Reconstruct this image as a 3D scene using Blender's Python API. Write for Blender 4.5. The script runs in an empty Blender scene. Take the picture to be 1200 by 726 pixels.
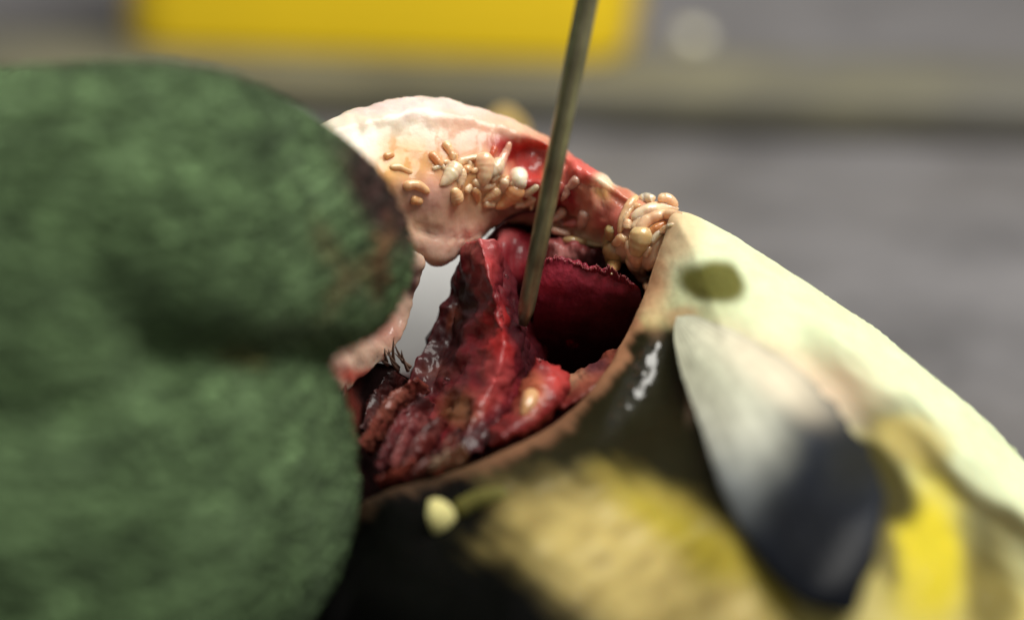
import bpy, bmesh, math, random
import numpy as np
from mathutils import Vector, Matrix
from mathutils.bvhtree import BVHTree

random.seed(7)
MM = 0.001
S = bpy.context.scene
COL = S.collection

# ------------------------------------------------------------------ camera
PITCH = math.radians(20.0)
CAM_H = 130.0                     # mm above the table
FOCUS = 300.0                     # mm to the parasites on the gill
FWD = np.array([0.0, math.cos(PITCH), -math.sin(PITCH)])
UP = np.array([0.0, math.sin(PITCH), math.cos(PITCH)])
RIGHT = np.array([1.0, 0.0, 0.0])
EYE = np.array([0.0, -FOCUS * math.cos(PITCH), CAM_H])
cam_d = bpy.data.cameras.new('camera')
cam = bpy.data.objects.new('camera', cam_d)
COL.objects.link(cam)
cam.location = Vector(EYE * MM)
cam.rotation_euler = (math.pi / 2 - PITCH, 0, 0)
cam_d.sensor_width = 36.0
cam_d.lens = 120.0                # 90 mm wide at 300 mm
cam_d.clip_start = 0.01
cam_d.clip_end = 20.0
cam_d.dof.use_dof = True
cam_d.dof.focus_distance = FOCUS * MM
cam_d.dof.aperture_fstop = 9.0
S.camera = cam

# ------------------------------------------------------------------ light
world = bpy.data.worlds.new('World')
S.world = world
world.use_nodes = True
bg = world.node_tree.nodes['Background']
bg.inputs['Color'].default_value = (1.0, 0.985, 0.95, 1)
bg.inputs['Strength'].default_value = 0.21


def lamp(name, loc, target, sx, sy, power, color):
    d = bpy.data.lights.new(name, 'AREA')
    d.shape = 'RECTANGLE'
    d.size = sx * MM
    d.size_y = sy * MM
    d.energy = power
    d.color = color
    o = bpy.data.objects.new(name, d)
    COL.objects.link(o)
    o.location = Vector(loc) * MM
    dirv = (Vector(target) - Vector(loc))
    o.rotation_euler = dirv.to_track_quat('-Z', 'Y').to_euler()
    return o


lamp('overhead_lamp', (190, 0, 500), (10, 50, 20), 440, 360, 4.2, (1.0, 0.97, 0.90))
S.view_settings.view_transform = 'Standard'
S.view_settings.look = 'None'
S.view_settings.exposure = 0.0
S.view_settings.gamma = 1.0
S.view_settings.use_curve_mapping = False
try:
    S.cycles.use_denoising = True
    S.cycles.sample_clamp_indirect = 4.0
    S.cycles.max_bounces = 6
except Exception:
    pass


# ------------------------------------------------------------------ helpers
def W(px, py, d):
    """a point of the photograph (1200 x 726) at axial distance d (mm) -> world mm"""
    px = np.asarray(px, float)
    py = np.asarray(py, float)
    d = np.asarray(d, float)
    k = 90.0 / 1200.0 / FOCUS
    x = (px - 600.0) * k * d
    y = (363.0 - py) * k * d
    return EYE + d[..., None] * FWD + x[..., None] * RIGHT + y[..., None] * UP


def UNW(p):
    q = np.asarray(p) - EYE
    d = q @ FWD
    k = 90.0 / 1200.0 / FOCUS
    return (q @ RIGHT) / (k * d) + 600.0, 363.0 - (q @ UP) / (k * d), d


def lin(r, g, b):
    f = lambda c: (c / 255.0 / 12.92) if c <= 10.3 else ((c / 255.0 + 0.055) / 1.055) ** 2.4
    return np.array([f(r), f(g), f(b)])


def _h(ix, iy, iz):
    n = (ix * 374761393 + iy * 668265263 + iz * 2147483647) & 0xFFFFFFFF
    n = ((n ^ (n >> 13)) * 1274126177) & 0xFFFFFFFF
    n = (n ^ (n >> 16)) & 0xFFFF
    return n / 65535.0


def vnoise(p):
    p = np.asarray(p, float)
    i = np.floor(p).astype(np.int64)
    f = p - i
    f = f * f * (3 - 2 * f)
    r = 0
    for dx in (0, 1):
        for dy in (0, 1):
            for dz in (0, 1):
                w = (f[..., 0] if dx else 1 - f[..., 0]) * (f[..., 1] if dy else 1 - f[..., 1]) * (f[..., 2] if dz else 1 - f[..., 2])
                r = r + w * _h(i[..., 0] + dx, i[..., 1] + dy, i[..., 2] + dz)
    return r * 2 - 1


def fbm(p, octv=3):
    p = np.asarray(p, float)
    s, a = 0, 1.0
    for _ in range(octv):
        s = s + a * vnoise(p)
        p = p * 2.03 + 17.3
        a *= 0.5
    return s / 1.75


def sstep(a, b, x):
    t = np.clip((x - a) / (b - a), 0, 1)
    return t * t * (3 - 2 * t)


def spline(pts, n):
    """Catmull-Rom through the points, resampled evenly to n"""
    P = np.array(pts, float)
    if len(P) > 2:
        Q = np.vstack([2 * P[0] - P[1], P, 2 * P[-1] - P[-2]])
        out = []
        for i in range(1, len(Q) - 2):
            t = np.linspace(0, 1, 16, endpoint=False)[:, None]
            a, b, c, d = Q[i - 1], Q[i], Q[i + 1], Q[i + 2]
            out.append(0.5 * (2 * b + (c - a) * t + (2 * a - 5 * b + 4 * c - d) * t ** 2 + (3 * b - a - 3 * c + d) * t ** 3))
        out.append(P[-1:])
        P = np.vstack(out)
    L = np.concatenate([[0], np.cumsum(np.linalg.norm(np.diff(P[:, :2], axis=0), axis=1))])
    s = np.linspace(0, L[-1], n)
    return np.stack([np.interp(s, L, P[:, k]) for k in range(P.shape[1])], 1)


SURF = []          # (verts, faces) of everything that later things may rest on


def make(name, verts, faces, mat, parent=None, colors=None, uv=None, rest=False, smooth=True, disp=None):
    verts = np.asarray(verts, float)
    me = bpy.data.meshes.new(name)
    if disp is not None:
        tmp = bpy.data.meshes.new('t')
        tmp.from_pydata(verts.tolist(), [], faces)
        tmp.update()
        nr = np.zeros(len(verts) * 3)
        tmp.vertices.foreach_get('normal', nr)
        nr = nr.reshape(-1, 3)
        for amp, sc in disp:
            verts = verts + nr * (amp * fbm(verts * sc))[:, None]
        bpy.data.meshes.remove(tmp)
    if rest:
        SURF.append((verts.copy(), faces))
    me.from_pydata((verts * MM).tolist(), [], faces)
    me.update()
    if smooth:
        me.shade_smooth()
    if colors is not None:
        ca = me.color_attributes.new('tint', 'FLOAT_COLOR', 'POINT')
        c = np.ones((len(verts), 4))
        c[:, :3] = np.clip(colors, 0, 1)
        ca.data.foreach_set('color', c.ravel())
    if uv is not None:
        ul = me.uv_layers.new(name='UVMap')
        li = np.zeros(len(me.loops), dtype=np.int32)
        me.loops.foreach_get('vertex_index', li)
        ul.data.foreach_set('uv', np.asarray(uv)[li].ravel())
    bm = bmesh.new()
    bm.from_mesh(me)
    bmesh.ops.recalc_face_normals(bm, faces=bm.faces)
    bm.to_mesh(me)
    bm.free()
    me.materials.append(mat)
    o = bpy.data.objects.new(name, me)
    COL.objects.link(o)
    if parent is not None:
        o.parent = parent
    return o


def tag(o, label, cat, group=None, kind=None):
    o['label'] = label
    o['category'] = cat
    if group:
        o['group'] = group
    if kind:
        o['kind'] = kind
    return o


def empty(name, p=None):
    o = bpy.data.objects.new(name, None)
    o.empty_display_size = 0.005
    COL.objects.link(o)
    return o


def grid_faces(nu, nv, closed_v=True):
    f = []
    for i in range(nu - 1):
        for j in range(nv if closed_v else nv - 1):
            k = (j + 1) % nv
            f.append((i * nv + j, (i + 1) * nv + j, (i + 1) * nv + k, i * nv + k))
    return f


def pillow(name, A, B, mat, parent=None, nu=60, nth=32, front=3.0, back=3.0, flat=1.0, ends=(0.12, 0.12),
           col=None, disp=None, rest=True, warp=None):
    """closed loft with a rounded section between two edge chains of (px, py, d)"""
    a, b = spline(A, nu), spline(B, nu)
    u = np.linspace(0, 1, nu)
    e = np.ones(nu)
    if ends[0] > 0:
        t = np.clip(u / ends[0], 0, 1)
        e *= np.sqrt(np.clip(1 - (1 - t) ** 2, 0, 1))
    if ends[1] > 0:
        t = np.clip((1 - u) / ends[1], 0, 1)
        e *= np.sqrt(np.clip(1 - (1 - t) ** 2, 0, 1))
    e = np.maximum(e, 0.02)
    th = np.linspace(0, 2 * math.pi, nth, endpoint=False)
    cs, sn = np.cos(th), np.sin(th)
    v = 0.5 - 0.5 * np.sign(cs) * np.abs(cs) ** 1.0
    prof = np.sign(sn) * np.abs(sn) ** flat
    mid = (a + b) / 2
    half = (b - a) / 2
    vv = (v * 2 - 1)
    P = mid[:, None, :] + half[:, None, :] * (vv[None, :, None] * e[:, None, None])
    px, py, d = P[..., 0], P[..., 1], P[..., 2].copy()
    fr = front(u) if callable(front) else np.full(nu, front)
    bk = back(u) if callable(back) else np.full(nu, back)
    off = np.where(prof > 0, -prof[None, :] * fr[:, None], -prof[None, :] * bk[:, None])
    d = d + off * e[:, None]
    if warp is not None:
        px, py, d = warp(px, py, d, u[:, None], v[None, :])
    V = W(px, py, d).reshape(-1, 3)
    F = grid_faces(nu, nth)
    F.append(tuple(range(nth - 1, -1, -1)))
    F.append(tuple((nu - 1) * nth + j for j in range(nth)))
    UVs = np.stack([np.broadcast_to(u[:, None], px.shape), np.broadcast_to(v[None, :], px.shape)], -1).reshape(-1, 2)
    C = col(px, py, UVs[:, 0].reshape(px.shape), UVs[:, 1].reshape(px.shape)).reshape(-1, 3) if col is not None else None
    return make(name, V, F, mat, parent, C, UVs, rest, disp=disp)


def paint(px, py, base, blobs, seed=0.0, warp=10.0, wsc=0.02):
    """pigment: soft-edged patches (cx, cy, rx, ry, deg, rgb, soft) on a base colour"""
    q = np.stack([px * wsc, py * wsc, np.full(px.shape, seed)], -1)
    wx = px + warp * fbm(q)
    wy = py + warp * fbm(q + 31.7)
    c = np.broadcast_to(np.asarray(base, float), px.shape + (3,)).copy() if np.ndim(base) == 1 else base.copy()
    for (cx, cy, rx, ry, deg, rgb, soft) in blobs:
        t = math.radians(deg)
        dx, dy = wx - cx, wy - cy
        x = (dx * math.cos(t) + dy * math.sin(t)) / rx
        y = (-dx * math.sin(t) + dy * math.cos(t)) / ry
        r = np.sqrt(x * x + y * y)
        m = 1 - sstep(1 - soft, 1 + soft, r)
        c += (np.asarray(rgb) - c) * m[..., None]
    return c


def tube(path, rad, nseg=8):
    """world-mm tube along path with radii; returns verts, faces"""
    path = np.asarray(path, float)
    n = len(path)
    T = np.gradient(path, axis=0)
    T /= np.linalg.norm(T, axis=1)[:, None] + 1e-9
    ref = np.array([0.31, -0.8, 0.52])
    V = []
    for i in range(n):
        a = np.cross(T[i], ref)
        a /= np.linalg.norm(a) + 1e-9
        b = np.cross(T[i], a)
        for k in range(nseg):
            t = 2 * math.pi * k / nseg
            V.append(path[i] + rad[i] * (a * math.cos(t) + b * math.sin(t)))
    F = grid_faces(n, nseg)
    F.append(tuple(range(nseg - 1, -1, -1)))
    F.append(tuple((n - 1) * nseg + k for k in range(nseg)))
    return np.array(V), F


# ------------------------------------------------------------------ materials
def mat(name, color=None, rough=0.5, coat=0.0, coat_rough=0.1, sss=0.0, sss_r=0.6, sss_rgb=(1, .4, .25), metal=0.0, spec=0.5,
        var=0.25, var_scale=600.0, bump=0.0, bump_scale=1500.0, stretch=None, use_tint=True, trans=0.0, alpha=1.0, uvline=None,
        hue2=None, sheen=0.0):
    m = bpy.data.materials.new(name)
    m.use_nodes = True
    nt = m.node_tree
    N, L = nt.nodes, nt.links
    p = N['Principled BSDF']
    tc = N.new('ShaderNodeTexCoord')
    src = tc.outputs['Object']
    if stretch:
        mp = N.new('ShaderNodeMapping')
        mp.inputs['Scale'].default_value = stretch
        L.new(src, mp.inputs['Vector'])
        src = mp.outputs['Vector']
    if use_tint:
        at = N.new('ShaderNodeAttribute')
        at.attribute_name = 'tint'
        base = at.outputs['Color']
    else:
        rg = N.new('ShaderNodeRGB')
        rg.outputs[0].default_value = (*color, 1)
        base = rg.outputs[0]
    nz = N.new('ShaderNodeTexNoise')
    nz.inputs['Scale'].default_value = var_scale
    nz.inputs['Detail'].default_value = 5
    nz.inputs['Roughness'].default_value = 0.62
    L.new(src, nz.inputs['Vector'])
    mr = N.new('ShaderNodeMapRange')
    mr.inputs['From Min'].default_value = 0.28
    mr.inputs['From Max'].default_value = 0.72
    mr.inputs['To Min'].default_value = 1 - var
    mr.inputs['To Max'].default_value = 1 + var
    L.new(nz.outputs['Fac'], mr.inputs['Value'])
    mx = N.new('ShaderNodeVectorMath')
    mx.operation = 'SCALE'
    L.new(base, mx.inputs[0])
    L.new(mr.outputs['Result'], mx.inputs['Scale'])
    outc = mx.outputs['Vector']
    if hue2 is not None:
        nz3 = N.new('ShaderNodeTexNoise')
        nz3.inputs['Scale'].default_value = var_scale * 0.35
        nz3.inputs['Detail'].default_value = 3
        L.new(src, nz3.inputs['Vector'])
        mr3 = N.new('ShaderNodeMapRange')
        mr3.inputs['From Min'].default_value = 0.45
        mr3.inputs['From Max'].default_value = 0.75
        mr3.inputs['To Max'].default_value = hue2[1]
        L.new(nz3.outputs['Fac'], mr3.inputs['Value'])
        mm = N.new('ShaderNodeMix')
        mm.data_type = 'RGBA'
        L.new(mr3.outputs['Result'], mm.inputs['Factor'])
        L.new(outc, mm.inputs['A'])
        mm.inputs['B'].default_value = (*hue2[0], 1)
        outc = mm.outputs['Result']
    L.new(outc, p.inputs['Base Color'])
    p.inputs['Roughness'].default_value = rough
    p.inputs['Metallic'].default_value = metal
    p.inputs['Specular IOR Level'].default_value = spec
    p.inputs['Coat Weight'].default_value = coat
    p.inputs['Coat Roughness'].default_value = coat_rough
    p.inputs['Coat IOR'].default_value = 1.85
    if sss > 0:
        p.inputs['Subsurface Weight'].default_value = sss
        p.inputs['Subsurface Radius'].default_value = sss_rgb
        p.inputs['Subsurface Scale'].default_value = sss_r * MM
    if trans > 0:
        p.inputs['Transmission Weight'].default_value = trans
        p.inputs['IOR'].default_value = 1.34
    if sheen > 0:
        p.inputs['Sheen Weight'].default_value = sheen
        p.inputs['Sheen Roughness'].default_value = 0.6
        p.inputs['Sheen Tint'].default_value = (0.7, 0.85, 0.7, 1)
    h = None
    if bump > 0:
        n2 = N.new('ShaderNodeTexNoise')
        n2.inputs['Scale'].default_value = bump_scale
        n2.inputs['Detail'].default_value = 4
        L.new(src, n2.inputs['Vector'])
        h = n2.outputs['Fac']
        if uvline:
            uvn = N.new('ShaderNodeUVMap')
            wv = N.new('ShaderNodeTexWave')
            wv.bands_direction = uvline[0]
            wv.inputs['Scale'].default_value = uvline[1]
            wv.inputs['Distortion'].default_value = uvline[2]
            wv.inputs['Detail'].default_value = 2
            L.new(uvn.outputs['UV'], wv.inputs['Vector'])
            ad = N.new('ShaderNodeMath')
            ad.operation = 'MULTIPLY_ADD'
            L.new(wv.outputs['Fac'], ad.inputs[0])
            ad.inputs[1].default_value = uvline[3]
            L.new(h, ad.inputs[2])
            h = ad.outputs[0]
        bp = N.new('ShaderNodeBump')
        bp.inputs['Strength'].default_value = 1.0
        bp.inputs['Distance'].default_value = bump * MM
        L.new(h, bp.inputs['Height'])
        L.new(bp.outputs['Normal'], p.inputs['Normal'])
        if coat > 0:
            L.new(bp.outputs['Normal'], p.inputs['Coat Normal'])
    return m


M_SKIN = mat('fish_skin', rough=0.62, spec=0.07, coat=0.05, coat_rough=0.07, sss=0.12, sss_r=0.8, var=0.10, var_scale=500, bump=0.10, bump_scale=900)
_n = M_SKIN.node_tree
_n.nodes['Principled BSDF'].inputs['Coat IOR'].default_value = 1.65
_a = _n.nodes.new('ShaderNodeAttribute')
_a.attribute_name = 'wet'
_n.links.new(_a.outputs['Fac'], _n.nodes['Principled BSDF'].inputs['Coat Weight'])
M_FIN = mat('fin_membrane', rough=0.6, spec=0.12, coat=0.05, coat_rough=0.25, var=0.08, var_scale=500, bump=0.10, bump_scale=700, uvline=('Y', 3.0, 6.0, 0.15))
M_FLESH = mat('pale_flesh', rough=0.5, spec=0.35, coat=0.3, coat_rough=0.08, sss=0.5, sss_r=1.3, var=0.14, var_scale=420, bump=0.12, bump_scale=800)
M_GILL = mat('gill_tissue', rough=0.55, spec=0.3, coat=0.17, coat_rough=0.08, sss=0.15, sss_r=0.5, sss_rgb=(1, .15, .12), var=0.3, var_scale=450, bump=0.10, bump_scale=1000)
M_GILLF = mat('gill_filament_tissue', rough=0.55, spec=0.3, coat=0.08, coat_rough=0.18, sss=0.15, sss_r=0.4, sss_rgb=(1, .15, .12), var=0.25, var_scale=800, bump=0.08, bump_scale=2500)
M_LINING = mat('cavity_lining', rough=0.55, spec=0.3, coat=0.08, coat_rough=0.2, var=0.4, var_scale=400, bump=0.2, bump_scale=600)
M_SILVER = mat('silvery_membrane', rough=0.55, var=0.05, var_scale=200, bump=0.03, bump_scale=400)
M_PARA = mat('parasite_skin', rough=0.3, coat=0.5, coat_rough=0.05, sss=0.7, sss_r=0.8, sss_rgb=(1, .75, .5), var=0.12, var_scale=700, bump=0.05, bump_scale=1500)
M_DROP = mat('water', color=(0.95, 0.97, 1.0), rough=0.02, trans=1.0, use_tint=False, var=0.0)
M_STEEL = mat('worn_steel', rough=0.40, metal=0.7, var=0.35, var_scale=300, bump=0.05, bump_scale=900)
M_TABLE = mat('grey_table', color=(0.160, 0.154, 0.160), rough=0.6, use_tint=False, var=0.42, var_scale=55, bump=0.2, bump_scale=300,
              hue2=((0.10, 0.088, 0.076), 0.5))
M_RIM = mat('olive_rim', color=(0.155, 0.145, 0.092), rough=0.6, use_tint=False, var=0.35, var_scale=70, bump=0.2, bump_scale=300, hue2=((0.13, 0.125, 0.115), 0.8))
M_YELLOW = mat('yellow_plastic', color=(0.95, 0.66, 0.012), rough=0.45, use_tint=False, var=0.04, var_scale=40)


def glove_mat():
    m = mat('green_knit', rough=0.95, spec=0.1, var=0.30, var_scale=420, bump=0.0, sheen=0.12)
    nt = m.node_tree
    N, L = nt.nodes, nt.links
    p = N['Principled BSDF']
    tc = N.new('ShaderNodeTexCoord')
    mp = N.new('ShaderNodeMapping')
    mp.inputs['Scale'].default_value = (0.45, 0.45, 1.3)
    mp.inputs['Rotation'].default_value = (0, math.radians(12), 0)
    L.new(tc.outputs['Object'], mp.inputs['Vector'])
    nz = N.new('ShaderNodeTexNoise')
    nz.inputs['Scale'].default_value = 620
    nz.inputs['Detail'].default_value = 6
    nz.inputs['Roughness'].default_value = 0.7
    L.new(mp.outputs['Vector'], nz.inputs['Vector'])
    vo = N.new('ShaderNodeTexVoronoi')
    vo.inputs['Scale'].default_value = 900
    L.new(mp.outputs['Vector'], vo.inputs['Vector'])
    wv = N.new('ShaderNodeTexWave')
    wv.bands_direction = 'Z'
    wv.inputs['Scale'].default_value = 190
    wv.inputs['Distortion'].default_value = 5
    wv.inputs['Detail'].default_value = 4
    wv.inputs['Detail Scale'].default_value = 2.5
    L.new(tc.outputs['Object'], wv.inputs['Vector'])
    a0 = N.new('ShaderNodeMath')
    a0.operation = 'MULTIPLY_ADD'
    L.new(wv.outputs['Fac'], a0.inputs[0])
    a0.inputs[1].default_value = 1.5
    L.new(vo.outputs['Distance'], a0.inputs[2])
    ad = N.new('ShaderNodeMath')
    ad.operation = 'MULTIPLY_ADD'
    L.new(nz.outputs['Fac'], ad.inputs[0])
    ad.inputs[1].default_value = 1.8
    L.new(a0.outputs[0], ad.inputs[2])
    bp = N.new('ShaderNodeBump')
    bp.inputs['Strength'].default_value = 1.0
    bp.inputs['Distance'].default_value = 0.55 * MM
    L.new(ad.outputs[0], bp.inputs['Height'])
    L.new(bp.outputs['Normal'], p.inputs['Normal'])
    return m


M_GLOVE = glove_mat()

# ------------------------------------------------------------------ setting
def box(name, cx, cy, cz, sx, sy, sz, m, rz=0.0, bev=1.0, seg=3, parent=None):
    bm = bmesh.new()
    bmesh.ops.create_cube(bm, size=1.0)
    for v in bm.verts:
        v.co = Vector((v.co.x * sx, v.co.y * sy, v.co.z * sz)) * MM
    bmesh.ops.bevel(bm, geom=bm.edges[:], offset=bev * MM, segments=seg, profile=0.5, affect='EDGES')
    me = bpy.data.meshes.new(name)
    bm.to_mesh(me)
    bm.free()
    me.shade_smooth()
    me.materials.append(m)
    o = bpy.data.objects.new(name, me)
    COL.objects.link(o)
    o.location = Vector((cx, cy, cz)) * MM
    o.rotation_euler = (0, 0, rz)
    if parent:
        o.parent = parent
    return o


bm = bmesh.new()
bmesh.ops.create_grid(bm, x_segments=40, y_segments=40, size=1.5)
me = bpy.data.meshes.new('table')
bm.to_mesh(me)
bm.free()
me.materials.append(M_TABLE)
table = bpy.data.objects.new('table', me)
COL.objects.link(table)
table['kind'] = 'structure'
table['label'] = 'grey worn tabletop blurred behind and under the fish'


def ground(px, py, z=0.0):
    k = 90.0 / 1200.0 / FOCUS
    r = FWD + (px - 600) * k * RIGHT + (363 - py) * k * UP
    t = (z - EYE[2]) / r[2]
    return EYE + r * t


# olive ledge across the table
g0, g1 = ground(100, 136), ground(1200, 174)
dv = g1 - g0
rz = math.atan2(dv[1], dv[0])
c = (g0 + g1) / 2
nrm = np.array([-math.sin(rz), math.cos(rz), 0])
cc = c + nrm * 9.5
rim = box('table_ledge', cc[0], cc[1], 3.0, 420, 19, 6.0, M_RIM, rz, 1.6)
tag(rim, 'raised olive beige ledge running across the grey table behind the fish', 'ledge')

# yellow block at the back
g = ground(442, 64, 6.0)
yb = box('yellow_box', g[0] + .5, g[1] + 11, 6.0 + 20, 71, 22, 40, M_YELLOW, rz, 8.0, 6)
bm = bmesh.new()
bmesh.ops.create_cube(bm, size=1.0)
for v in bm.verts:
    v.co = Vector((v.co.x * (71 + 5 * v.co.z), v.co.y * 26 + (16 if v.co.z > 0 else 0), v.co.z * 40)) * MM
bmesh.ops.bevel(bm, geom=[e for e in bm.edges if abs(e.verts[0].co.z - e.verts[1].co.z) > 0.01], offset=7 * MM, segments=5, profile=0.5, affect='EDGES')
bmesh.ops.bevel(bm, geom=[e for e in bm.edges if abs(e.verts[0].co.z - e.verts[1].co.z) < 0.001], offset=1.2 * MM, segments=2, profile=0.5, affect='EDGES')
bm.to_mesh(yb.data)
bm.free()
yb.data.shade_smooth()
tag(yb, 'bright yellow plastic box standing blurred at the back of the table', 'box')

g = ground(812, 47, 6.8)  # added bead standing in for a blurred glint of light
bm = bmesh.new()
bmesh.ops.create_uvsphere(bm, u_segments=24, v_segments=16, radius=2.0 * MM)
for v in bm.verts:
    v.co.z = max(v.co.z, -0.7 * MM) * 0.8
me = bpy.data.meshes.new('glint_bead')
bm.to_mesh(me)
bm.free()
me.shade_smooth()
me.materials.append(mat('bead_gloss', color=(0.85, 0.82, 0.62), rough=0.2, coat=1.0, coat_rough=0.05, use_tint=False, var=0.05))
bd = bpy.data.objects.new('glint_bead', me)
COL.objects.link(bd)
bd.location = Vector(g) * MM
tag(bd, 'small shiny bead added on the ledge for a pale blurred glint', 'bead')

# ------------------------------------------------------------------ fish
fish = empty('fish')
tag(fish, 'dark yellow and pale bellied fish with its red gills held open', 'fish')

top = [(250, 790), (330, 720), (395, 625), (430, 584), (500, 561), (560, 541), (625, 512), (672, 478), (712, 430), (738, 385), (760, 335), (776, 285), (792, 250),
       (840, 266), (900, 303), (975, 350), (1050, 402), (1130, 470), (1200, 538), (1300, 640), (1420, 750), (1600, 880), (1750, 965)]
TP = spline([(a, b) for a, b in top], 900)
ctrl = [(250, 790, 292), (395, 625, 286), (430, 584, 284), (560, 541, 283), (650, 500, 286), (715, 430, 290), (760, 335, 296), (790, 252, 297),
        (900, 305, 292), (1050, 402, 288), (1200, 538, 282), (1420, 750, 272), (1750, 965, 285),
        (840, 335, 291), (900, 400, 283), (800, 450, 286), (790, 500, 281), (1000, 480, 276), (1000, 600, 268), (1150, 600, 273), (850, 600, 270),
        (520, 620, 276), (620, 620, 270), (700, 580, 274), (600, 726, 264), (430, 700, 274), (850, 726, 261), (1050, 726, 262), (1200, 726, 266), (1350, 800, 268),
        (300, 850, 285), (600, 870, 264), (900, 870, 260), (1200, 900, 264), (1500, 950, 275), (300, 1000, 290), (600, 1000, 268), (900, 1000, 264), (1200, 1000, 268), (1500, 1000, 276), (1700, 1000, 286)]
CT = np.array(ctrl, float)


def tps_fit(P, z, lam=4e-4):
    n = len(P)
    r = np.linalg.norm(P[:, None] - P[None], axis=2)
    K = np.where(r > 0, r * r * np.log(r + 1e-12), 0) + lam * np.eye(n)
    Q = np.hstack([np.ones((n, 1)), P])
    A = np.block([[K, Q], [Q.T, np.zeros((3, 3))]])
    s = np.linalg.solve(A, np.concatenate([z, np.zeros(3)]))
    return s


_sc = 500.0
_co = tps_fit(CT[:, :2] / _sc, CT[:, 2])


def tps(px, py):
    p = np.stack([px, py], -1).reshape(-1, 2) / _sc
    r = np.linalg.norm(p[:, None] - CT[None, :, :2] / _sc, axis=2)
    K = np.where(r > 0, r * r * np.log(r + 1e-12), 0)
    z = K @ _co[:-3] + _co[-3] + p @ _co[-2:]
    return z.reshape(px.shape)


def edge_dist(px, py):
    p = np.stack([px, py], -1).reshape(-1, 2)
    out = np.empty(len(p))
    for i in range(0, len(p), 4000):
        q = p[i:i + 4000]
        out[i:i + 4000] = np.sqrt(((q[:, None] - TP[None]) ** 2).sum(2).min(1))
    return out.reshape(px.shape)


C_BELLY = lin(219, 228, 187)
C_OLIVE = lin(58, 54, 26)
C_BLACK = lin(6, 6, 5)
C_YEL = lin(206, 186, 40)
C_TAN = lin(186, 166, 102)
C_FLESHRIM = lin(196, 142, 106)


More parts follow.
